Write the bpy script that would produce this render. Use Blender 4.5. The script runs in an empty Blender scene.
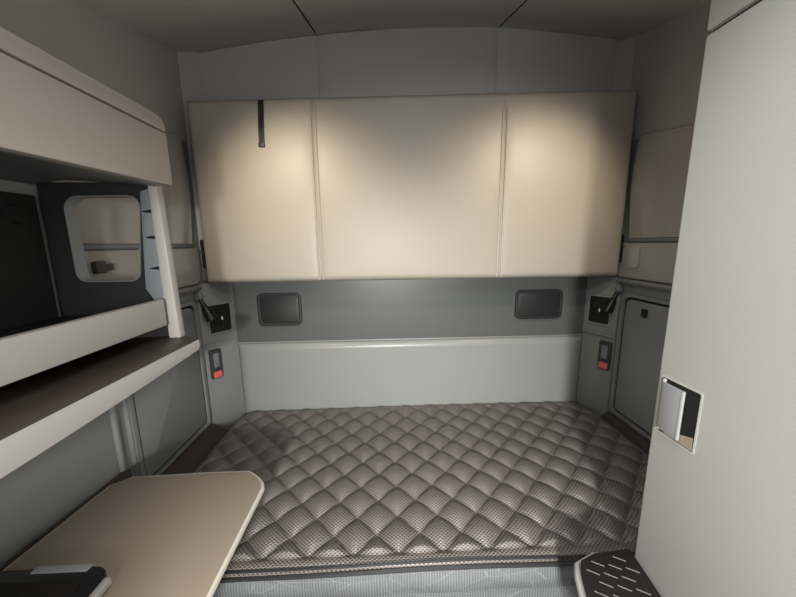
import bpy, bmesh, math, random
from mathutils import Vector, Matrix
random.seed(7)
C = bpy.context.scene.collection
H = 1.58            # height of the eye above the cab floor; the numbers below give z from the eye
PI = math.pi

# ------------------------------------------------------------------ materials
def mat(name, col, rough=.5, bump=0.0, bscale=300, var=0.0, vscale=6, metal=0.0, spec=.5, coat=0):
    m = bpy.data.materials.new(name); m.use_nodes = True
    nt = m.node_tree; b = nt.nodes['Principled BSDF']
    b.inputs['Base Color'].default_value = (*col, 1); b.inputs['Roughness'].default_value = rough
    b.inputs['Metallic'].default_value = metal; b.inputs['Specular IOR Level'].default_value = spec
    tc = nt.nodes.new('ShaderNodeTexCoord')
    n2 = nt.nodes.new('ShaderNodeTexNoise'); n2.inputs['Scale'].default_value = vscale; n2.inputs['Detail'].default_value = 3
    nt.links.new(tc.outputs['Object'], n2.inputs['Vector'])
    mx = nt.nodes.new('ShaderNodeMix'); mx.data_type = 'RGBA'
    mx.inputs[6].default_value = (*[c*(1-var) for c in col], 1); mx.inputs[7].default_value = (*[min(1, c*(1+var)) for c in col], 1)
    nt.links.new(n2.outputs['Fac'], mx.inputs[0]); nt.links.new(mx.outputs[2], b.inputs['Base Color'])
    if bump:
        n = nt.nodes.new('ShaderNodeTexNoise'); n.inputs['Scale'].default_value = bscale; n.inputs['Detail'].default_value = 2
        nt.links.new(tc.outputs['Object'], n.inputs['Vector'])
        bp = nt.nodes.new('ShaderNodeBump'); bp.inputs['Strength'].default_value = bump; bp.inputs['Distance'].default_value = .002
        nt.links.new(n.outputs['Fac'], bp.inputs['Height']); nt.links.new(bp.outputs['Normal'], b.inputs['Normal'])
    return m

def mesh_fabric(name, dark, light, px, py):
    """knitted spacer mesh: staggered little holes in a lighter net"""
    m = bpy.data.materials.new(name); m.use_nodes = True
    nt = m.node_tree; L = nt.links; b = nt.nodes['Principled BSDF']
    b.inputs['Roughness'].default_value = .40; b.inputs['Specular IOR Level'].default_value = .9
    tc = nt.nodes.new('ShaderNodeTexCoord'); sx = nt.nodes.new('ShaderNodeSeparateXYZ'); L.new(tc.outputs['Object'], sx.inputs[0])
    def mth(op, a, bb=None):
        n = nt.nodes.new('ShaderNodeMath'); n.operation = op
        for i, v in enumerate((a, bb)):
            if v is None: continue
            if isinstance(v, (int, float)): n.inputs[i].default_value = v
            else: L.new(v, n.inputs[i])
        return n.outputs[0]
    s = mth('SINE', mth('MULTIPLY', sx.outputs[0], 2*PI/px)); t = mth('SINE', mth('MULTIPLY', mth('ADD', sx.outputs[1], mth('MULTIPLY', sx.outputs[2], .8)), 2*PI/py))
    pr = mth('MULTIPLY', s, t)
    mr = nt.nodes.new('ShaderNodeMapRange'); mr.inputs[1].default_value = -.15; mr.inputs[2].default_value = .6
    L.new(pr, mr.inputs[0])
    mx = nt.nodes.new('ShaderNodeMix'); mx.data_type = 'RGBA'
    mx.inputs[6].default_value = (*light, 1); mx.inputs[7].default_value = (*dark, 1)
    L.new(mr.outputs[0], mx.inputs[0]); L.new(mx.outputs[2], b.inputs['Base Color'])
    bp = nt.nodes.new('ShaderNodeBump'); bp.inputs['Strength'].default_value = .5; bp.inputs['Distance'].default_value = .002; bp.invert = True
    L.new(mr.outputs[0], bp.inputs['Height']); L.new(bp.outputs['Normal'], b.inputs['Normal'])
    return m

def ribbed_fabric(name, dark, light):
    """grey-blue knitted side cloth with fine vertical ribs and wandering stitch lines"""
    m = bpy.data.materials.new(name); m.use_nodes = True
    nt = m.node_tree; L = nt.links; b = nt.nodes['Principled BSDF']; b.inputs['Roughness'].default_value = .45
    tc = nt.nodes.new('ShaderNodeTexCoord')
    mp = nt.nodes.new('ShaderNodeMapping'); mp.inputs['Scale'].default_value = (1, .2, .25); L.new(tc.outputs['Object'], mp.inputs[0])
    w = nt.nodes.new('ShaderNodeTexWave'); w.inputs['Scale'].default_value = 38; w.inputs['Distortion'].default_value = 1.5; w.inputs['Detail'].default_value = 2; w.inputs['Detail Scale'].default_value = 3
    L.new(mp.outputs[0], w.inputs['Vector'])
    v = nt.nodes.new('ShaderNodeTexVoronoi'); v.feature = 'DISTANCE_TO_EDGE'; v.inputs['Scale'].default_value = 14
    mp2 = nt.nodes.new('ShaderNodeMapping'); mp2.inputs['Scale'].default_value = (.45, 1, 1.6); L.new(tc.outputs['Object'], mp2.inputs[0]); L.new(mp2.outputs[0], v.inputs['Vector'])
    lt = nt.nodes.new('ShaderNodeMath'); lt.operation = 'LESS_THAN'; lt.inputs[1].default_value = .010; L.new(v.outputs['Distance'], lt.inputs[0])
    ad = nt.nodes.new('ShaderNodeMath'); ad.operation = 'MULTIPLY_ADD'; ad.inputs[1].default_value = .8; L.new(w.outputs['Fac'], ad.inputs[0]); L.new(lt.outputs[0], ad.inputs[2])
    mx = nt.nodes.new('ShaderNodeMix'); mx.data_type = 'RGBA'; mx.inputs[6].default_value = (*dark, 1); mx.inputs[7].default_value = (*light, 1)
    L.new(ad.outputs[0], mx.inputs[0]); L.new(mx.outputs[2], b.inputs['Base Color'])
    bp = nt.nodes.new('ShaderNodeBump'); bp.inputs['Strength'].default_value = .25; bp.inputs['Distance'].default_value = .002
    L.new(ad.outputs[0], bp.inputs['Height']); L.new(bp.outputs['Normal'], b.inputs['Normal'])
    return m

M = dict(
    wall=mat('grey_moulded_plastic', (.235, .243, .232), .40, .12, 420, .03),
    band=mat('shaded_grey_vinyl', (.10, .107, .105), .34, .12, 420, .03),  # grey darkened to carry the shade under the folded bunk
    pad=mat('padded_grey_vinyl', (.265, .275, .26), .33, .12, 420, .03),
    upper=mat('dim_grey_headliner', (.40, .395, .37), .7, .15, 600, .03),
    ceil=mat('grey_headlining_cloth', (.50, .50, .48), .85, .2, 700, .03),
    vinyl=mat('beige_vinyl', (.40, .362, .305), .45, .10, 500, .03, 4),
    bead=mat('beige_vinyl_welt', (.43, .39, .33), .34),
    cream=mat('pale_grey_laminate', (.425, .422, .388), .42, .05, 500, .02),
    seam=mat('shadow_gap_rubber', (.015, .015, .015), .8, spec=.1),
    taupe=mat('taupe_laminate', (.385, .34, .295), .5, .05, 400, .02),
    white=mat('off_white_plastic', (.37, .355, .33), .4),
    grey=mat('blue_grey_plastic', (.17, .185, .195), .45, .05, 400),
    dgrey=mat('charcoal_plastic', (.035, .038, .040), .5, .1, 500),
    cave=mat('shaded_grey_liner', (.014, .015, .015), .75, .2, 300, spec=.25),  # shade inside the shelf unit put into the liner colour
    black=mat('black_plastic', (.012, .012, .013), .35),
    rubber=mat('black_rubber', (.012, .011, .010), .6, .3, 300, spec=.25),
    silver=mat('satin_silver', (.55, .55, .57), .32, metal=.85),
    sil2=mat('brushed_grey_metal', (.42, .42, .44), .4, metal=.5),
    steel=mat('bright_aluminium', (.72, .72, .71), .3, metal=.7),
    tan=mat('tan_laminate', (.27, .22, .168), .42, .06, 500, .03),
    edge=mat('pale_edge_banding', (.52, .48, .42), .45),
    brown=mat('dark_brown_woodgrain', (.055, .040, .030), .5, .2, 200, .2, 30),
    carpet=mat('dark_brown_carpet', (.060, .046, .036), .95, .6, 500, .25, 120),
    cloth=mat('warm_grey_curtain_cloth', (.41, .385, .35), .85, .25, 800, .03),
    knit=mesh_fabric('brown_grey_mesh_knit', (.009, .007, .006), (.175, .150, .130), .0135, .0115),
    knit2=mesh_fabric('pale_mesh_knit_border', (.10, .10, .10), (.42, .42, .42), .0105, .0085),
    piping=mat('black_piping', (.02, .02, .022), .4),
    side=ribbed_fabric('ribbed_grey_knit', (.115, .12, .125), (.22, .23, .236)),
    red=mat('red_plastic_button', (.75, .13, .12), .4),
    icon=mat('white_print', (.75, .75, .72), .5),
    floor=mat('dark_vinyl_floor', (.04, .04, .04), .7, .3, 200, .1),
    grip=mat('worn_grey_grip', (.07, .07, .068), .6),
    speaker=mat('speaker_black', (.017, .018, .019), .5, .1, 500),
    seat=mat('dark_seat_cloth', (.05, .05, .052), .8, .3, 300),
)

# ------------------------------------------------------------------ helpers
def link(name, me, parent=None):
    o = bpy.data.objects.new(name, me); C.objects.link(o)
    if parent: o.parent = parent
    return o
def wloc(o):
    v = o.location.copy()
    while o.parent: o = o.parent; v += o.location
    return v
def obj(name, bm, m, parent=None, smooth=True, ang=40):
    """vertices come in eye-height space; lifted by H, then made local to the parent (or to the base of the mesh itself)"""
    bmesh.ops.translate(bm, verts=bm.verts, vec=(0, 0, H))
    bmesh.ops.recalc_face_normals(bm, faces=bm.faces)
    lo = Vector([min(v.co[i] for v in bm.verts) for i in range(3)]); hi = Vector([max(v.co[i] for v in bm.verts) for i in range(3)])
    base = Vector(((lo.x+hi.x)/2, (lo.y+hi.y)/2, lo.z))
    bmesh.ops.translate(bm, verts=bm.verts, vec=-base)
    me = bpy.data.meshes.new(name); bm.to_mesh(me); bm.free()
    for mm in (m if isinstance(m, (list, tuple)) else [m]): me.materials.append(mm)
    if smooth:
        for p in me.polygons: p.use_smooth = True
        try: me.set_sharp_from_angle(angle=math.radians(ang))
        except Exception: pass
    o = link(name, me, parent)
    o.location = base - (wloc(parent) if parent else Vector())
    return o
def tag(o, label=None, cat=None, group=None, kind=None):
    for k, v in (('label', label), ('category', cat), ('group', group), ('kind', kind)):
        if v: o[k] = v
    return o
def thing(name, loc, label, cat, group=None):
    o = link(name, None); o.location = (loc[0], loc[1], loc[2]+H); return tag(o, label, cat, group)
def struct(name, bm, m, **k): return tag(obj(name, bm, m, **k), kind='structure')

def bevel(bm, w, seg=2, edges=None):
    if w: bmesh.ops.bevel(bm, geom=edges or bm.edges[:], offset=w, segments=seg, affect='EDGES', profile=.5, clamp_overlap=True)
def box(x0, x1, y0, y1, z0, z1, bv=0, seg=2, bm=None):
    b = bmesh.new(); bmesh.ops.create_cube(b, size=1)
    for v in b.verts: v.co = Vector((x0+(v.co.x+.5)*(x1-x0), y0+(v.co.y+.5)*(y1-y0), z0+(v.co.z+.5)*(z1-z0)))
    bevel(b, bv, seg)
    return join(bm, b)
def join(a, b):
    if a is None: return b
    me = bpy.data.meshes.new('tmp'); b.to_mesh(me); a.from_mesh(me); bpy.data.meshes.remove(me); b.free(); return a
def prism(pts, vec, bv=0, seg=2):
    """polygon of 3D points extruded along vec"""
    b = bmesh.new(); vs = [b.verts.new(p) for p in pts]; f = b.faces.new(vs)
    r = bmesh.ops.extrude_face_region(b, geom=[f])
    bmesh.ops.translate(b, verts=[g for g in r['geom'] if isinstance(g, bmesh.types.BMVert)], vec=vec)
    bmesh.ops.recalc_face_normals(b, faces=b.faces); bevel(b, bv, seg); return b
def rrect(a0, a1, b0, b1, r, n=6):
    """rounded rectangle outline in 2D; r may be four radii (a1b0, a1b1, a0b1, a0b0)"""
    rr = r if isinstance(r, (list, tuple)) else (r,)*4; out = []
    for k, (ca, cb, s) in enumerate(((a1, b0, -PI/2), (a1, b1, 0), (a0, b1, PI/2), (a0, b0, PI))):
        q = rr[k]; cx = ca-q if ca == a1 else ca+q; cy = cb+q if cb == b0 else cb-q
        for i in range(n+1):
            t = s+PI/2*i/n; out.append((cx+q*math.cos(t), cy+q*math.sin(t)))
    return out
def frame2d(o, i, mapf, vec):
    """ring between two outlines of the same count, extruded along vec"""
    b = bmesh.new(); vec = Vector(vec); n = len(o); R = []
    for loop in (o, i):
        for d in (Vector(), vec): R.append([b.verts.new(Vector(mapf(*p))+d) for p in loop])
    o0, o1, i0, i1 = R
    for k in range(n):
        j = (k+1) % n
        for a, c in ((o0, o1), (i1, i0), (o1, i1), (i0, o0)): b.faces.new((a[k], a[j], c[j], c[k]))
    return b
def tube(pts, r, n=10, closed=False, bm=None, caps=True):
    b = bmesh.new(); P = [Vector(p) for p in pts]; rings = []; N = len(P)
    rr = r if isinstance(r, (list, tuple)) else [r]*N
    ref = Vector((.013, .021, 1)).normalized()
    for i, p in enumerate(P):
        a = P[(i-1) % N] if (closed or i) else p; c = P[(i+1) % N] if (closed or i < N-1) else p
        t = (c-a).normalized(); u = t.cross(ref if abs(t.dot(ref)) < .95 else Vector((1, 0, 0))).normalized(); w = t.cross(u)
        rings.append([b.verts.new(p+rr[i]*(math.cos(2*PI*k/n)*u+math.sin(2*PI*k/n)*w)) for k in range(n)])
    for i in range(N if closed else N-1):
        A, B = rings[i], rings[(i+1) % N]
        for k in range(n): b.faces.new((A[k], A[(k+1) % n], B[(k+1) % n], B[k]))
    if caps and not closed: b.faces.new(rings[0]); b.faces.new(rings[-1])
    return join(bm, b)
def grid(nu, nv, f):
    b = bmesh.new(); V = [[b.verts.new(f(i/nu, j/nv)) for j in range(nv+1)] for i in range(nu+1)]
    for i in range(nu):
        for j in range(nv): b.faces.new((V[i][j], V[i+1][j], V[i+1][j+1], V[i][j+1]))
    return b
def solid(b, vec):
    """give a sheet a back face along vec"""
    r = bmesh.ops.extrude_face_region(b, geom=b.faces[:])
    bmesh.ops.translate(b, verts=[g for g in r['geom'] if isinstance(g, bmesh.types.BMVert)], vec=vec); return b
def sphere(c, r, s=(1, 1, 1), bm=None):
    b = bmesh.new(); bmesh.ops.create_uvsphere(b, u_segments=16, v_segments=10, radius=r)
    for v in b.verts: v.co = Vector((v.co.x*s[0]+c[0], v.co.y*s[1]+c[1], v.co.z*s[2]+c[2]))
    return join(bm, b)

# ------------------------------------------------------------------ the cab shell
XL, XR, YB, YF = -.96, 1.24, 1.75, -1.15     # side walls, rear wall, windscreen
XC = (XL+XR)/2
def zc(x, y):
    t = (x-.42)/1.38 if x < .42 else (x-.42)/.82
    return 1.045 - .27*(YB-y) - (.135*min(1.05, -t)**2 if t < 0 else .050*min(1.05, t)**2)
struct('floor', box(XL-.03, XR+.03, YF-.05, YB+.05, -H-.05, -H), M['floor'])
struct('ceiling', solid(grid(40, 40, lambda u, v: (XL-.03+(XR-XL+.06)*u, YF+(YB+.05-YF)*v, zc(XL-.03+(XR-XL+.06)*u, YF+(YB+.05-YF)*v))), (0, 0, .04)), M['ceil'])
# rear wall: recessed band with the bunk's shade in its colour, flat upper wall behind the folded bunk
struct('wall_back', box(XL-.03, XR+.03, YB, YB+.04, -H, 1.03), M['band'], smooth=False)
def side_wall(x0, x1, name):
    b = None
    for y0, y1, z0, z1 in ((-.30, YB, -H, 1.0), (YF, -.30, -H, -.45), (YF, -.30, .12, .7), (YF, -1.0, -.45, .12)):
        b = box(x0, x1, y0, y1, z0, min(z1, 1.0), bm=b)
    return struct(name, b, M['wall'], smooth=False)
side_wall(XL-.04, XL, 'wall_left'); side_wall(XR, XR+.04, 'wall_right')
b = box(XL, XR, YF-.04, YF, -H, -.45); b = box(XL, XR, YF-.04, YF, .12, .3, bm=b); struct('wall_front', b, M['wall'], smooth=False)
# upper rear wall panels (three, divided at the roof seams) and dim upper side walls, 6 mm skins
cuts = (XL, -.318, .574, XR)
for k in range(3):
    a, c = cuts[k]+.0006*(k > 0), cuts[k+1]-.0006*(k < 2)
    def f(u, v, a=a, c=c):
        x = a+(c-a)*u; z1 = zc(x, YB-.03)+.002
        e = min(u*(c-a), (1-u)*(c-a), .03)/.03
        return (x, YB-.004-.008*math.sin(e*PI/2), .30+(z1-.30)*v)
    struct('trim_%d' % (k+1), solid(grid(24, 8, f), (0, .0035, 0)), M['upper'])
for nm, x, s in (('wall_left_upper', XL, 1), ('wall_right_upper', XR, -1)):
    def f(u, v):
        y = -.28+(1.735+.28)*u; t = .46+.17*(y-1.45) if y > 0 else .2135
        z1 = zc(x, y)+.004
        return (x+s*.006, y, min(t, z1-.02)*(1-v)+z1*v)
    struct('wall_%s' % nm.split('_')[1]+'_upper', solid(grid(24, 4, f), (-s*.006, 0, 0)), M['upper'])
# slanted corner posts between rear and side walls
for k, (x, s) in enumerate(((XL, 1), (XR, -1))):
    w = .115 if s > 0 else .095
    b = prism([(x, YB, -1.1), (x+s*w, YB-.001, -1.1), (x+s*.012, 1.60, -1.1), (x, 1.60, -1.1)], (0, 0, .91), .004)
    struct('trim_%d' % (4+k), b, M['wall'])
    b = prism([(x, YB, -.18), (x+s*(w-.03), YB-.001, -.18), (x+s*.008, 1.68, -.18), (x, 1.68, -.18)], (0, 0, 1.10 if s > 0 else 1.165), .004)
    struct('trim_%d' % (6+k), b, M['upper'])
    # moulded step across the post under the lamp
    struct('trim_%d' % (8+k), prism([(x+s*.02, 1.590, -.517), (x+s*(w-.002), YB-.012, -.517), (x+s*(w+.004), YB-.016, -.517), (x+s*.028, 1.583, -.517)], (0, 0, .012), .002), M['wall'])
# roof seams: thin dark joints running forward from the rear wall
for k, (xa, xb) in enumerate(((-.318, -.36), (.574, .62))):
    pts = [(xa+(xb-xa)*(t/8)**1.3, YB-.03-.9*t/8, zc(xa+(xb-xa)*(t/8)**1.3, YB-.03-.9*t/8)+.0005) for t in range(9)]
    struct('trim_%d' % (10+k), tube(pts, .0035, 6), M['seam'])
# lower padded panel with rounded top edge and soft ends
x0, x1 = XL+.117, XR-.097
def f(u, v):
    x = x0+(x1-x0)*u; z = -1.12+(.575)*v
    d = .026*min(1, ((1-v)*.575/.03))**.5 if v > .5 else .026
    e = min(1, min(u, 1-u)*(x1-x0)/.03)**.5
    return (x, YB-.002-d*e, z)
struct('trim_12', grid(80, 60, f), M['pad'])
struct('trim_13', box(x0+.002, x1-.002, YB-.016, YB-.001, -.546, -.536, .004), M['wall'])

# side walls below the bar: ledge, bulged panel, seal around the hatch
for nm, x, s in (('left', XL, 1), ('right', XR, -1)):
    struct('trim_%d' % (14 if s > 0 else 15), prism([(x, .95, -.19), (x+s*.030, .95, -.193), (x+s*.036, .95, -.205), (x+s*.02, .95, -.222), (x, .95, -.226)], (0, .66, 0), .004), M['wall'])
    # plastic panel under the curtain rail with a rounded lower rear corner
    o = rrect(.955, 1.64, -.185, -.012, (.05, .005, .005, .005))
    struct('trim_%d' % (16 if s > 0 else 17), prism([(x, a, c) for a, c in o], (s*.016, 0, 0), .006, 3), M['cloth'])

def hatch(name, x, s, label):
    t = thing(name, (x+s*.001, 1.36, -.925), label, 'hatch')
    O = rrect(1.10, 1.575, -.925, -.262, (.02, .05, .05, .02)); I = rrect(1.118, 1.557, -.911, -.280, (.015, .042, .042, .015))
    obj('frame', frame2d(O, I, lambda a, c: (x+s*.001, a, c), (s*.016, 0, 0)), M['wall'], t)
    mid = rrect(1.119, 1.556, -.910, -.281, (.015, .042, .042, .015)); inn = rrect(1.128, 1.547, -.902, -.290, (.012, .036, .036, .012))
    obj('seal', frame2d(mid, inn, lambda a, c: (x+s*.001, a, c), (s*.006, 0, 0)), M['seam'], t)
    P = rrect(1.130, 1.545, -.900, -.292, (.012, .035, .035, .012))
    obj('panel', prism([(x+s*.001, a, c) for a, c in P], (s*.011, 0, 0), .004, 2), M['wall'], t)
    b = box(min(x+s*.012, x+s*.024), max(x+s*.012, x+s*.024), 1.405, 1.432, -.362, -.322, .003)
    tag(obj('latch', b, M['black'], t), 'small black hatch latch')
    return t
hatch('access_hatch', XR, -1, 'grey locker hatch with black latch in the wall beside the tall wardrobe')
hatch('access_hatch', XL, 1, 'grey locker hatch in the wall below the overhead shelf')

# ------------------------------------------------------------------ curtains on the upper side walls
def curtain(x, s, label, y0, y1=1.605):
    t = thing('side_curtain', (x, 1.3, 0), label, 'curtain', 'curtains on the upper side walls')
    def f(u, v):
        y = y0+(y1-y0)*u; top = .475+.17*(y-1.45); z = .012+(top-.012)*v
        w = .010*math.sin(13*u+2.2*v)*math.sin(PI*v)+.006*math.sin(31*u-3*v)*(1-v)
        return (x+s*(.014+.010*math.sin(PI*v)+w*.8), y, z)
    obj('cloth', solid(grid(70, 30, f), (-s*.003, 0, 0)), M['cloth'], t)
    obj('hem', tube([(x+s*.016, y0+(y1-y0)*k/8, .470+.17*(y0+(y1-y0)*k/8-1.45)) for k in range(9)], .006, 8), M['cloth'], t)
    obj('rail', box(min(x+s*.002, x+s*.022), max(x+s*.002, x+s*.022), y0, y1, -.006, .010, .003), M['grey'], t)
    return t
curtain(XL, 1, 'warm grey cloth curtain on the wall behind the overhead shelf unit', .965)
curtain(XR, -1, 'warm grey cloth curtain on the wall behind the tall wardrobe', .80, 1.575)
# dark pull seen through the end opening of the overhead unit
t = thing('wall_catch', (XL+.02, 1.09, -.09), 'dark catch on the side wall seen through the shelf end opening', 'catch')
obj('body', box(XL+.017, XL+.035, 1.045, 1.085, -.085, -.045, .004), M['dgrey'], t)
obj('tongue', box(XL+.018, XL+.030, 1.084, 1.118, -.077, -.055, .003), M['dgrey'], t)

struct('trim_20', prism([(XR-.0150, a, c) for a, c in rrect(1.485, 1.555, -.135, -.035, (.004, .004, .004, .022))], (-.0095, 0, 0), .003), M['cream'])  # pale catch plate on the side panel by the folded bunk
# ------------------------------------------------------------------ folded upper bunk
bunk = thing('folded_bunk', (.155, 1.62, -.183), 'beige padded upper bunk folded up flat against the rear wall', 'bunk')
XB0, XB1, YBK = -.892, 1.206, 1.58
def zt(x): return .650+.056*(x-XB0)/(XB1-XB0)
seams = (-.325, .572)
def depth(x, v, z, top):
    e = min(x-XB0, XB1-x, z+.183, top-z); r = .022
    d = 0 if e >= r else r*(1-math.sqrt(max(0, 1-(1-max(e, 0)/r)**2)))
    for s in seams:
        q = abs(x-s)
        if q < .05: d += .004*(1-q/.05)**2
    secs = [XB0, seams[0], seams[1], XB1]
    for i in range(3):
        if secs[i] <= x <= secs[i+1]:
            u = (x-secs[i])/(secs[i+1]-secs[i]); d -= .010*math.sin(PI*u)**.7*math.sin(PI*min(1, max(0, v)))**.6
    return d
def section(a, c):
    def f(u, v):
        x = a+(c-a)*u; top = zt(x); z = -.183+(top+.183)*v
        return (x, YBK+depth(x, v, z, top), z)
    g = grid(int((c-a)/.012), 64, f)
    r = bmesh.ops.extrude_edge_only(g, edges=[e for e in g.edges if e.is_boundary])
    for vv in [q for q in r['geom'] if isinstance(q, bmesh.types.BMVert)]: vv.co.y = YBK+.062
    return g
for a, c in ((XB0, seams[0]-.0005), (seams[0]+.0005, seams[1]-.0005), (seams[1]+.0005, XB1)):
    obj('cushion', section(a, c), M['vinyl'], bunk, ang=50)
for s in seams:
    for dx in (-.0105, .0105):
        obj('welt', tube([(s+dx, YBK+depth(s+dx, .5, z, 2)-.001+.010*math.sin(PI*max(0, min(1, (z+.183)/.84)))**.6*0, z) for z in [-.172+.8*k/24 for k in range(25)]], .0055, 8), M['bead'], bunk)
obj('backboard', prism([(XB0+.006, YBK+.063, -.178), (XB1-.006, YBK+.063, -.178), (XB1-.006, YBK+.063, zt(XB1)-.004), (XB0+.006, YBK+.063, zt(XB0)-.004)], (0, .045, 0), .006), M['dgrey'], bunk)
for s, xx in ((1, XB0), (-1, XB1)):
    hb = obj('hinge', box(min(xx-s*.014, xx+s*.012), max(xx-s*.014, xx+s*.012), YBK+.012, YBK+.05, -.11, .03, .006), M['black'], bunk)
    o = obj('bolt', tube([(xx-s*.016, YBK+.032, -.03), (xx-s*.004, YBK+.032-.018, -.03)], .012, 12), M['black'], hb)
st = obj('pull_strap', solid(grid(2, 24, lambda u, v: (-.562+.024*u+.008*v*0-.010*v, YBK-.0155+(.028*max(0, 1-v/.08)**2)+.003*math.sin(7*v), .652-.205*v)), (0, .003, 0)), M['black'], bunk)
tag(st, 'black webbing strap')
obj('buckle', box(-.574, -.546, YBK-.020, YBK-.010, .444, .462, .002), M['dgrey'], st)

# ------------------------------------------------------------------ speakers in the rear band
def speaker(x0, x1, z0, z1, label):
    t = thing('wall_speaker', ((x0+x1)/2, YB-.01, z0), label, 'speaker', 'speakers in the rear wall band')
    O = rrect(x0, x1, z0, z1, .030, 8); I = rrect(x0+.014, x1-.014, z0+.014, z1-.014, .022, 8)
    b = frame2d(O, I, lambda a, c: (a, YB-.0005, c), (0, -.016, 0))
    bevel(b, .005, 2, [e for e in b.edges if all(abs(v.co.y-(YB-.0165)) < 1e-4 for v in e.verts)])
    obj('bezel', b, M['speaker'], t)
    # dished grille with rows of fine holes as slats
    g = prism([(a, YB-.0006, c) for a, c in rrect(x0+.013, x1-.013, z0+.013, z1-.013, .022, 8)], (0, -.010, 0), .003)
    n = 11
    for k in range(n):
        z = z0+.026+(z1-z0-.052)*k/(n-1); g = box(x0+.028, x1-.028, YB-.0125, YB-.010, z-.0018, z+.0018, bm=g)
    obj('grille', g, M['speaker'], t)
speaker(-.716, -.477, -.445, -.262, 'charcoal speaker in the rear wall band on the side of the overhead shelf')
speaker(.734, 1.004, -.437, -.268, 'charcoal speaker in the rear wall band on the side of the tall wardrobe')

# ------------------------------------------------------------------ control panels, reading lamps, belt buckles on the corner posts
def post_frame(s):
    x = XL if s > 0 else XR; w = .115 if s > 0 else .095
    a = Vector((x+s*.012, 1.60, 0)); c = Vector((x+s*w, YB-.001, 0))
    d = (c-a).normalized(); n = Vector((d.y, -d.x, 0)) if s > 0 else Vector((-d.y, d.x, 0))
    L = (c-a).length
    return lambda u, z, o: tuple(a+d*(u*L)+n*o+Vector((0, 0, z)))
def control(s, z0, z1, side):
    p = post_frame(s); n = Vector(p(0, 0, 1))-Vector(p(0, 0, 0))
    u0, u1 = (.16, .86)
    t = thing('switch_panel', p(.5, z0, 0), 'black bunk switch panel with a lit icon on the corner post by the %s' % side, 'switch', 'switch panels on the corner posts')
    L = .19
    O = [(u, z) for u, z in rrect(u0*L, u1*L, z0, z1, .016)]; I = [(u, z) for u, z in rrect(u0*L+.007, u1*L-.007, z0+.007, z1-.007, .010)]
    obj('bezel', frame2d(O, I, lambda a, c: p(a/L, c, .0005), n*.006), M['sil2'], t)
    obj('plate', prism([p(a/L, c, .0006) for a, c in rrect(u0*L+.006, u1*L-.006, z0+.006, z1-.006, .010)], n*.004, .001), M['black'], t)
    zm = (z0+z1)/2
    for k, (uu, zz) in enumerate(((.40, zm+.030), (.62, zm+.030), (.40, zm-.030), (.62, zm-.030))):
        obj('button', prism([p(a/L, c, .0046) for a, c in rrect(uu*L-.015, uu*L+.015, zz-.022, zz+.022, .004)], n*.004, .001), M['black'], t)
    c0 = .56 if s > 0 else .50
    obj('indicator', prism([p(a/L, c, .0087) for a, c in ((c0*L-.004, zm-.012), (c0*L+.004, zm-.008), (c0*L+.005, zm+.004), (c0*L-.001, zm+.012), (c0*L-.005, zm+.004))], n*.001), M['icon'], t)
    # reading lamp
    t = thing('reading_lamp', p(.0, -.30, .0), 'black swivel reading lamp above the bunk switch panel by the %s' % side, 'lamp', 'reading lamps on the corner posts')
    m0 = Vector(p(-.02, -.250, .006))
    obj('mount', sphere(m0, .026, (1, .6, 1)), M['grey'], t)
    e = Vector(p(.17, -.372, .050)); a0 = Vector(p(.0, -.270, .022))
    q = a0.lerp(e, .42)
    obj('arm', tube([m0, a0, q], [.008, .009, .011], 10), M['black'], t)
    d = (e-a0).normalized()
    hd = obj('head', tube([q-d*.012, q, q+d*.03, e-d*.02, e-d*.003, e], [.012, .019, .023, .026, .027, .023], 14), M['black'], t)
    obj('lens', tube([e-d*.001, e+d*.0015], .015, 14), M['dgrey'], hd)
    return p, n
def buckle(s, z0, z1, side, u0, u1):
    p = post_frame(s); n = Vector(p(0, 0, 1))-Vector(p(0, 0, 0)); L = .19
    t = thing('belt_buckle', p((u0+u1)/2, z0, 0), 'charcoal restraint buckle with red release button on the post by the %s' % side, 'buckle', 'restraint buckles on the corner posts')
    obj('housing', prism([p(a/L, c, .0005) for a, c in rrect(u0*L, u1*L, z0, z1, .008)], n*.014, .003), M['dgrey'], t)
    zr = z0+.040
    obj('slot', prism([p(a/L, c, .0146) for a, c in rrect(u0*L+.016, u1*L-.016, zr+.022, z1-.020, .006)], n*.004, .0015), M['grey'], t)
    tag(obj('release_button', prism([p(a/L, c, .0146) for a, c in rrect(u0*L+.008, u1*L-.008, z0+.006, zr, .004)], n*.007, .002), M['red'], t), 'red release button')
control(1, -.462, -.300, 'overhead shelf'); control(-1, -.460, -.296, 'wardrobe')
buckle(1, -.700, -.540, 'overhead shelf', .08, .40); buckle(-1, -.706, -.548, 'wardrobe', .02, .38)

# ------------------------------------------------------------------ lower bunk: base and quilted mattress
MX0, MX1, MY0, MY1, MZ = -.838, 1.160, .787, 1.722, -.928
b = box(XL+.002, XR-.002, MY0+.04, YB-.03, -H, -1.06)
tag(obj('bunk_platform', b, M['carpet']), 'dark brown carpeted box under the quilted mattress', 'platform')
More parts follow.
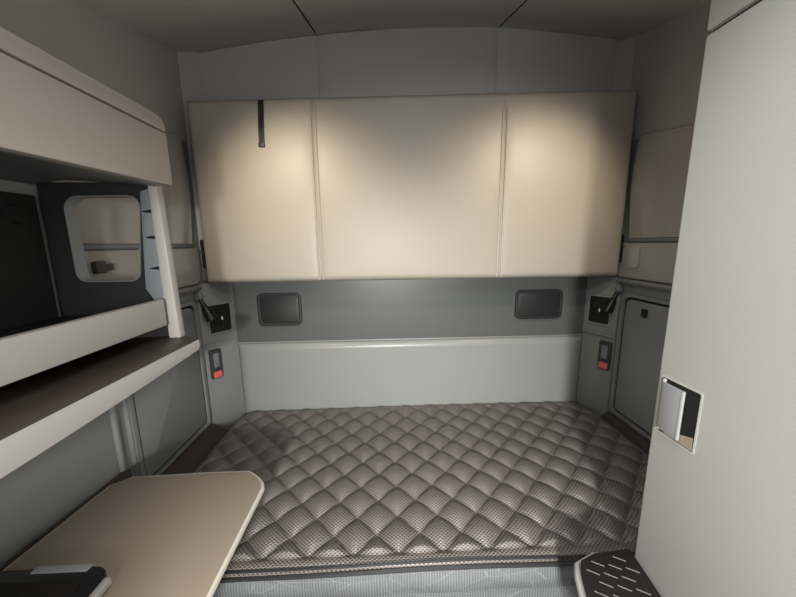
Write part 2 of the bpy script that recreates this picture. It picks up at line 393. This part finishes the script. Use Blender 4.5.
# carpeted ledges between mattress and side walls
b = prism([(XL+.002, 1.06, -1.059), (XL+.112, 1.06, -1.059), (XL+.112, 1.06, -.990), (XL+.03, 1.06, -.945), (XL+.002, 1.06, -.935)], (0, .53, 0), .008)
tag(obj('bed_ledge', b, M['carpet']), 'dark brown ledge between mattress and wall on the table side', 'ledge')
b = prism([(XR-.002, .74, -1.059), (XR-.070, .74, -1.059), (XR-.070, .74, -1.0), (XR-.03, .74, -.95), (XR-.002, .74, -.94)], (0, .85, 0), .008)
tag(obj('bed_ledge', b, M['carpet']), 'dark brown ledge between mattress and wall behind the wardrobe', 'ledge')
b = prism([(XL+.002, 1.056, -H), (XL+.002, 1.056, -.79), (XL+.002, .2, -.735), (XL+.002, .2, -H)], (.022, 0, 0), .004)
tag(obj('wall_kick_panel', b, M['carpet']), 'dark brown panel along the wall foot beside the tan table', 'panel')

mattress = thing('quilted_mattress', ((MX0+MX1)/2, (MY0+MY1)/2, -1.059), 'brown grey mattress quilted in diamonds lying across the lower bunk', 'mattress')
PQ = .141; QX, QY = -.118, .823       # diamond diagonal, one diamond tip
def puff(x, y):
    u = ((x-QX)+(y-QY))/PQ; v = ((x-QX)-(y-QY))/PQ
    a = abs(math.sin(PI*u)); c = abs(math.sin(PI*v))
    return min(1, (a*c)**.5*1.05)
def mgrid(u, v):
    y = MY0+(MY1-MY0)*v
    l, r = MX0, MX1
    db = MY1-y; df = y-MY0
    for q, R, Rl in ((db, .16, .10), (df, .03, .03)):
        if q < R: r -= R-math.sqrt(max(0, R*R-(R-q)**2))
        if q < Rl: l += (Rl-math.sqrt(max(0, Rl*Rl-(Rl-q)**2)))
    x = l+(r-l)*u
    e = min(x-l, r-x, db, df)
    p = puff(x, y)
    border = min(1, max(0, (df-.030)/.012), max(0, (e-.012)/.03))
    z = MZ-.024+.024*p*border+(1-border)*.012
    z += .004*math.sin(3.1*x+1)*math.sin(4*y)
    rr = .022
    if e < rr: z -= rr*(1-math.sqrt(max(0, 1-(1-e/rr)**2)))
    if abs(df-.036) < .005: z -= .006*(1-abs(df-.036)/.005)
    return (x, y, z)
g = grid(360, 190, mgrid)
r = bmesh.ops.extrude_edge_only(g, edges=[e for e in g.edges if e.is_boundary])
for vv in [q for q in r['geom'] if isinstance(q, bmesh.types.BMVert)]: vv.co.z = -.972
obj('quilted_top', g, M['knit'], mattress, ang=70)
def mline(z, off, n=90):
    out = []
    for k in range(n+1):
        x = MX0+.03+(MX1-MX0-.06)*k/n; out.append((x, MY0+off+.0015*math.sin(9*x), z+.003*math.sin(5*x+1)))
    return out
obj('piping', tube(mline(-.961, -.003), .0062, 8), M['piping'], mattress)
obj('piping', tube(mline(-.941, .001), .0035, 8), M['piping'], mattress)
def fs(u, v):
    x = MX0+.01+(MX1-MX0-.02)*u; z = -1.058+.093*v
    return (x, MY0+.006-.010*math.sin(PI*v)+.002*math.sin(24*x+3*v), z)
obj('side_panel', solid(grid(120, 10, fs), (0, .02, 0)), M['side'], mattress)
# front skirt of the base, same ribbed cloth
tag(obj('bed_skirt', solid(grid(80, 12, lambda u, v: (XL+.05+(XR-.09-XL)*u, MY0+.030-.003*math.sin(40*u), -H+.01+(H-1.066)*v)), (0, -.012, 0)), M['side']), 'grey ribbed cloth skirt under the front edge of the mattress', 'skirt')

# ------------------------------------------------------------------ overhead shelf unit (side of the fold-out table)
oh = thing('overhead_unit', (-.76, .4, -.325), 'taupe fronted overhead cabinet with open shelf, slotted post and brown counter', 'cabinet')
XF = -.58; Y0 = -.35; YE = .927
rd = .04
prof = [(Y0, .296), (YE+.004, .296), (YE-.004, .318)] + [(YE-.010-.035*math.sin(t), .292+.035*math.cos(t)) for t in (0.0,)][:0]
pf = [(Y0, .2995), (YE, .2995)]
for i in range(7):
    a = PI/2*i/6; pf.append((YE-.022+.022*math.cos(a)-.012*i/6, (.313)+.022*math.sin(a)))
pf.append((Y0, .331))
obj('top_rail', prism([(XF, y, z) for y, z in pf], (-.05, 0, 0), .003), M['taupe'], oh)
obj('fascia', prism([(XF, y, z) for y, z in ((Y0, .150), (.5, .150), (YE-.006, .163), (YE, .169), (YE, .2955), (Y0, .2955))], (-.030, 0, 0), .003), M['taupe'], oh)
# closed carcass: its rounded underside hangs behind the fascia
c = [(-.612, .318), (-.612, .165)]
for i in range(9):
    a = i/8; c.append((-.615-.325*a, .160+.018*math.sin(PI*a*.5)-.020*max(0, a-.75)*4*.6))
c += [(XL+.008, .318)]
obj('carcass', prism([(x, Y0, z) for x, z in c], (0, YE-.012-Y0, 0), .004), M['grey'], oh)
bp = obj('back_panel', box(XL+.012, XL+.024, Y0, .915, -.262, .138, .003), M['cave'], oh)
tag(obj('grommet', tube([(XL+.024, .858, .085), (XL+.033, .858, .085)], [.026, .022], 18), M['seam'], bp), 'round black cable grommet')
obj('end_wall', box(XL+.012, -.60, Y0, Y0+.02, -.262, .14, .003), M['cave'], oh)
# pierced end panel with three slots beside the opening
O = rrect(XL+.010, -.652, -.265, .176, .008, 6); I = [(a+(.018*(c-.02)/.12 if a > -.8 else 0), c) for a, c in rrect(-.886, -.694, -.098, .140, (.024, .035, .040, .028), 6)]
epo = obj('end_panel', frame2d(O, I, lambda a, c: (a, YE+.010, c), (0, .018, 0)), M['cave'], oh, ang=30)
K = [(-.79+(a+.79)*.985, .021+(c-.021)*.985) for a, c in I]
obj('opening_rim', frame2d(I, K, lambda a, c: (a, YE+.006, c), (0, .036, 0)), M['grey'], oh, ang=30)
sl = obj('slotted_strip', prism([(x, YE+.0095, z) for x, z in ((-.698, -.12), (-.650, -.20), (-.650, .158), (-.674, .150))], (0, -.005, 0), .001), M['grey'], oh)
for z in (.097, .026, -.061):
    obj('slot', prism([(-.678, YE+.0044, z), (-.651, YE+.0044, z+.005), (-.651, YE+.0044, z-.005), (-.666, YE+.0044, z-.004)], (0, -.001, 0)), M['black'], sl)
obj('post', prism([(x, YE+.004, z) for x, z in ((-.652, -.27), (-.618, -.27), (-.628, .176), (-.652, .176))], (0, .026, 0), .004), M['white'], oh)
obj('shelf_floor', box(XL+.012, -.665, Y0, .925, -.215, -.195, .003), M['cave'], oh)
obj('shelf_rail', prism([(x, Y0, z) for x, z in ((-.640, -.150), (-.655, -.148), (-.660, -.228), (-.640, -.226))], (0, .917-Y0, 0), .003), M['white'], oh)
top = [(XL+.010, Y0), (-.552, Y0), (-.552, .840), (-.556, .900), (-.575, .925), (-.640, .975), (XL+.010, .985)]
obj('counter', prism([(x, y, -.290) for x, y in top], (0, 0, .020), .002), M['brown'], oh)
lip = []
for k in range(25):
    y = Y0+(.905-Y0)*k/24; h = .056 if k < 12 else .056-.026*((k-12)/12)**1.6
    lip.append((y, -.268, -.268-h))
bl = bmesh.new(); rows = []
for y, z1, z0 in lip: rows.append([bl.verts.new(p) for p in ((-.5505, y, z1), (-.5475, y, (z0+z1)/2), (-.552, y, z0), (-.566, y, z0), (-.566, y, -.291), (-.5515, y, -.291))][:4] + [bl.verts.new((-.566, y, -.2905))] + [bl.verts.new((-.5515, y, -.2904))])
for A, B in zip(rows, rows[1:]):
    for k in range(5): bl.faces.new((A[k], A[k+1], B[k+1], B[k]))
    bl.faces.new((A[5], A[0], B[0], B[5]))
bl.faces.new(rows[0]); bl.faces.new(rows[-1])
obj('counter_edge', bl, M['white'], oh)

# left wall lower trim: two raised ribs either side of a joint
for k, y in enumerate((1.045, 1.098)):
    struct('trim_%d' % (18+k), prism([(XL, y-.012, -1.05), (XL+.012, y-.006, -1.05), (XL+.012, y+.006, -1.05), (XL, y+.012, -1.05)], (0, 0, .74), .003), M['wall'])

# ------------------------------------------------------------------ fold-out table and the case on it
tb = thing('fold_out_table', (-.64, .5, -H), 'tan fold-out table with pale edge and clipped corners beside the bunk', 'table')
o = [(-.388, -.10), (-.388, .852)]
for i in range(6):
    a = i/5; o.append((-.388-.070*a**1.3, .852+.052*a**.7+.022*a))
o += [(-.60, .926), (-.820, .918), (-.858, .890), (-.880, .640), (-.880, -.10)]
obj('tabletop', prism([(x, y, -.738) for x, y in o], (0, 0, .018), .002), M['tan'], tb)
tr = [(x, y, -.729) for x, y in o]
obj('edge_banding', tube(tr, .0085, 8, closed=True), M['edge'], tb)
obj('pedestal', tube([(-.64, .42, -H+.03), (-.64, .42, -.739)], .04, 20), M['silver'], tb)
obj('foot', tube([(-.64, .42, -H), (-.64, .42, -H+.02), (-.64, .42, -H+.03)], [.17, .17, .10], 28), M['dgrey'], tb)
cs = thing('flat_case', (-.77, .50, -.72), 'black flat case with pale grey edge strips lying on the tan table', 'case')
P = rrect(-.872, -.610, .12, .612, (.01, .045, .02, .01), 5)
obj('body', prism([(x, y, -.7185) for x, y in P], (0, 0, .022), .004), M['black'], cs)
obj('edge_strip', box(-.785, -.665, .600, .616, -.700, -.694, .002), M['sil2'], cs)
obj('edge_strip', box(-.614, -.600, .20, .585, -.712, -.694, .003), M['white'], cs)
obj('flap', prism([(x, y, -.6962) for x, y in rrect(-.862, -.650, .14, .580, .02, 4)], (0, 0, .004), .001), M['rubber'], cs)

# ------------------------------------------------------------------ tall wardrobe
wd = thing('wardrobe', (.95, .22, -H), 'tall pale grey wardrobe with silver paddle latch standing beside the bunk', 'wardrobe')
WX, WY0, WY1 = .66, -.28, .702
obj('carcass', box(WX+.016, XR-.012, WY0, WY1, -H, .407, .008), M['cream'], wd)
dr = obj('door', box(WX, WX+.0155, WY0+.005, WY1, -H+.72, .4095, .006, 3), M['cream'], wd)
obj('plinth', box(WX+.012, WX+.0158, WY0+.005, WY1-.03, -H+.01, -H+.712, .003), M['cream'], wd)
up = [(WY0, .416), (WY1, .416), (WY1, zc(1.2, WY1)-.025), (WY0, zc(1.2, WY0)-.025)]
obj('upper_locker', prism([(WX, y, z) for y, z in up], (XR-.012-WX, 0, 0), .005), M['cream'], wd)
obj('shadow_gap', box(WX+.010, XR-.03, WY0+.004, WY1-.006, .407, .4155), M['seam'], wd)
# latch: recessed cup, silver paddle standing proud, beige wedge below
O = rrect(.590, .692, -.462, -.318, .005, 4); I = rrect(.594, .688, -.458, -.322, .004, 4)
lt = obj('latch', frame2d(O, I, lambda a, c: (WX-.0005, a, c), (-.0012, 0, 0)), M['cream'], dr)
obj('recess', prism([(WX-.0004, a, c) for a, c in rrect(.593, .689, -.459, -.321, .004, 4)], (-.0008, 0, 0)), M['seam'], lt)
obj('recess_floor', prism([(WX-.0014, .596, -.456), (WX-.0014, .672, -.457), (WX-.0014, .640, -.440), (WX-.0014, .597, -.425)], (-.001, 0, 0)), M['tan'], lt)
obj('paddle', prism([(WX-.006, a, c) for a, c in rrect(.626, .672, -.446, -.330, .003, 4)], (-.006, 0, 0), .002), M['sil2'], lt)
obj('paddle_stem', box(WX-.0065, WX-.0010, .645, .668, -.42, -.35, .002), M['black'], lt)
obj('paddle_edge', tube([(WX-.0095, .6245, -.446), (WX-.0095, .6245, -.330)], .0040, 8), M['steel'], lt)
obj('paddle_edge', tube([(WX-.004, .679, -.452), (WX-.004, .679, -.324)], .0036, 8), M['white'], lt)

# ------------------------------------------------------------------ folding step with rubber tread
sp = thing('folding_step', (.55, .58, -H), 'black rubber folding step with grip bars and silver rim beside the wardrobe foot', 'step')
T = [(.484, .655), (.500, .683), (.549, .701), (.652, .708), (.638, .60), (.618, .42), (.610, .34), (.425, .34), (.430, .45), (.458, .58)]
obj('tread', prism([(x, y, -.846) for x, y in T], (0, 0, .016), .003), M['rubber'], sp)
T2 = [(x+(-.007 if x < .53 else .004 if x < .6 else 0), y+.006*(y > .69 and x < .6), -.851) for x, y in T]
obj('rim', tube(T2, .009, 8, closed=True), M['steel'], sp)
ax = Vector((.26, 1, 0)).normalized(); ay = Vector((ax.y, -ax.x, 0)); org = Vector((.455, .45, 0))
def inside(p):
    r = False
    for (x1, y1), (x2, y2) in zip(T, T[1:]+T[:1]):
        if (y1 > p.y) != (y2 > p.y) and p.x < (x2-x1)*(p.y-y1)/(y2-y1)+x1: r = not r
    return r
for i in range(-2, 12):
    for j in range(-3, 6):
        c = org+ax*(.026*i)+ay*(.040*j+.020*(i % 2)+.004)
        d = (ay*.9+ax*-.25).normalized()
        a, e = c-d*.0145, c+d*.0145
        if all(inside(q) for q in (a-ay*.008, e+ay*.008, c+ax*.010)) and c.y > .40:
            obj('grip_bar', tube([(a.x, a.y, -.8295), (e.x, e.y, -.8295)], .0016, 6), M['grip'], sp)
obj('leg', box(.50, .58, .42, .46, -H, -.86, .006), M['steel'], sp)
obj('bracket', prism([(.50, .42, -.861), (.50, .62, -.861), (.50, .46, -1.0), (.50, .42, -1.0)], (.08, 0, 0), .004), M['steel'], sp)

# ------------------------------------------------------------------ unseen driver seat, added to block the front daylight
ds = thing('added_driver_seat', (-.49, -.42, -H), 'unseen dark cloth driver seat added to block the front daylight', 'seat')
obj('backrest', prism([(-.49+a, -.40, -1.08+c) for a, c in rrect(-.25, .245, 0, .815, .05, 5)], (0, -.12, .0), .03, 3), M['seat'], ds)
obj('cushion', box(-.74, -.23, -.98, -.40, -1.16, -1.03, .03, 3), M['seat'], ds)
obj('pedestal', box(-.67, -.31, -.90, -.48, -H, -1.155, .02), M['dgrey'], ds)

# ------------------------------------------------------------------ daylight, lamps and added lights
def area(name, loc, target, sx, sy, power, col, spread=180):
    l = bpy.data.lights.new(name, 'AREA'); l.shape = 'RECTANGLE'; l.size = sx; l.size_y = sy; l.energy = power; l.color = col; l.spread = math.radians(spread)
    o = link(name, l); o.location = (loc[0], loc[1], loc[2]+H)
    o.rotation_euler = (Vector(target)-Vector(loc)).to_track_quat('-Z', 'Z').to_euler(); return o
area('windscreen_daylight', (.14, -1.12, -.12), (.14, .6, -.55), 1.5, .45, 10, (1, .99, .97))
area('added_key_light', (-.04, -1.10, -.02), (.22, 1.1, -.98), .12, .10, 15, (1, .985, .95), 82)  # added small key light for crisper shadows, not a separate real source
area('passenger_window_daylight', (1.20, -.66, -.12), (-.9, .5, -.5), .60, .5, 6, (1, .95, .88))
area('driver_window_daylight', (-.93, -.66, -.12), (.8, .45, -.3), .60, .5, 7, (1, .99, .96))
area('added_roof_fill', (.14, .35, .60), (.14, .75, -.9), .7, .3, 5, (.98, 1, .99), 130)  # added fill below the closed ceiling, which has no opening
def spot(x, y, z, tx, tz, power, ang):
    l = bpy.data.lights.new('roof_spot', 'SPOT'); l.energy = power; l.color = (1, .84, .65); l.spot_size = math.radians(ang); l.spot_blend = 1; l.shadow_soft_size = .04
    o = link('roof_spot', l); o.location = (x, y, z+H); o.rotation_euler = (Vector((tx, 1.6, tz))-Vector((x, y, z))).to_track_quat('-Z', 'Y').to_euler()
spot(-.52, .92, .56, -.40, .12, 18, 84)
spot(.84, .92, .60, .70, .14, 18, 84)

w = bpy.data.worlds.new('sky'); bpy.context.scene.world = w; w.use_nodes = True
bg = w.node_tree.nodes['Background']; bg.inputs[0].default_value = (.9, .93, 1, 1); bg.inputs[1].default_value = .6

# ------------------------------------------------------------------ camera
cam = bpy.data.cameras.new('camera'); co = link('camera', cam); bpy.context.scene.camera = co
F, pitch, yaw, roll = 315., .173, .036, -.0126
cam.sensor_width = 36; cam.lens = 36*F/796; cam.clip_start = .02
f = Vector((math.sin(yaw)*math.cos(pitch), math.cos(yaw)*math.cos(pitch), -math.sin(pitch)))
r = Vector((math.cos(yaw), -math.sin(yaw), 0)); u = r.cross(f)
r2 = math.cos(roll)*r+math.sin(roll)*u; u2 = -math.sin(roll)*r+math.cos(roll)*u
co.matrix_world = Matrix(((r2.x, u2.x, -f.x, 0), (r2.y, u2.y, -f.y, 0), (r2.z, u2.z, -f.z, H), (0, 0, 0, 1)))
vs = bpy.context.scene.view_settings
vs.view_transform = 'Standard'; vs.look = 'None'; vs.gamma = 1; vs.use_curve_mapping = False; vs.exposure = .3
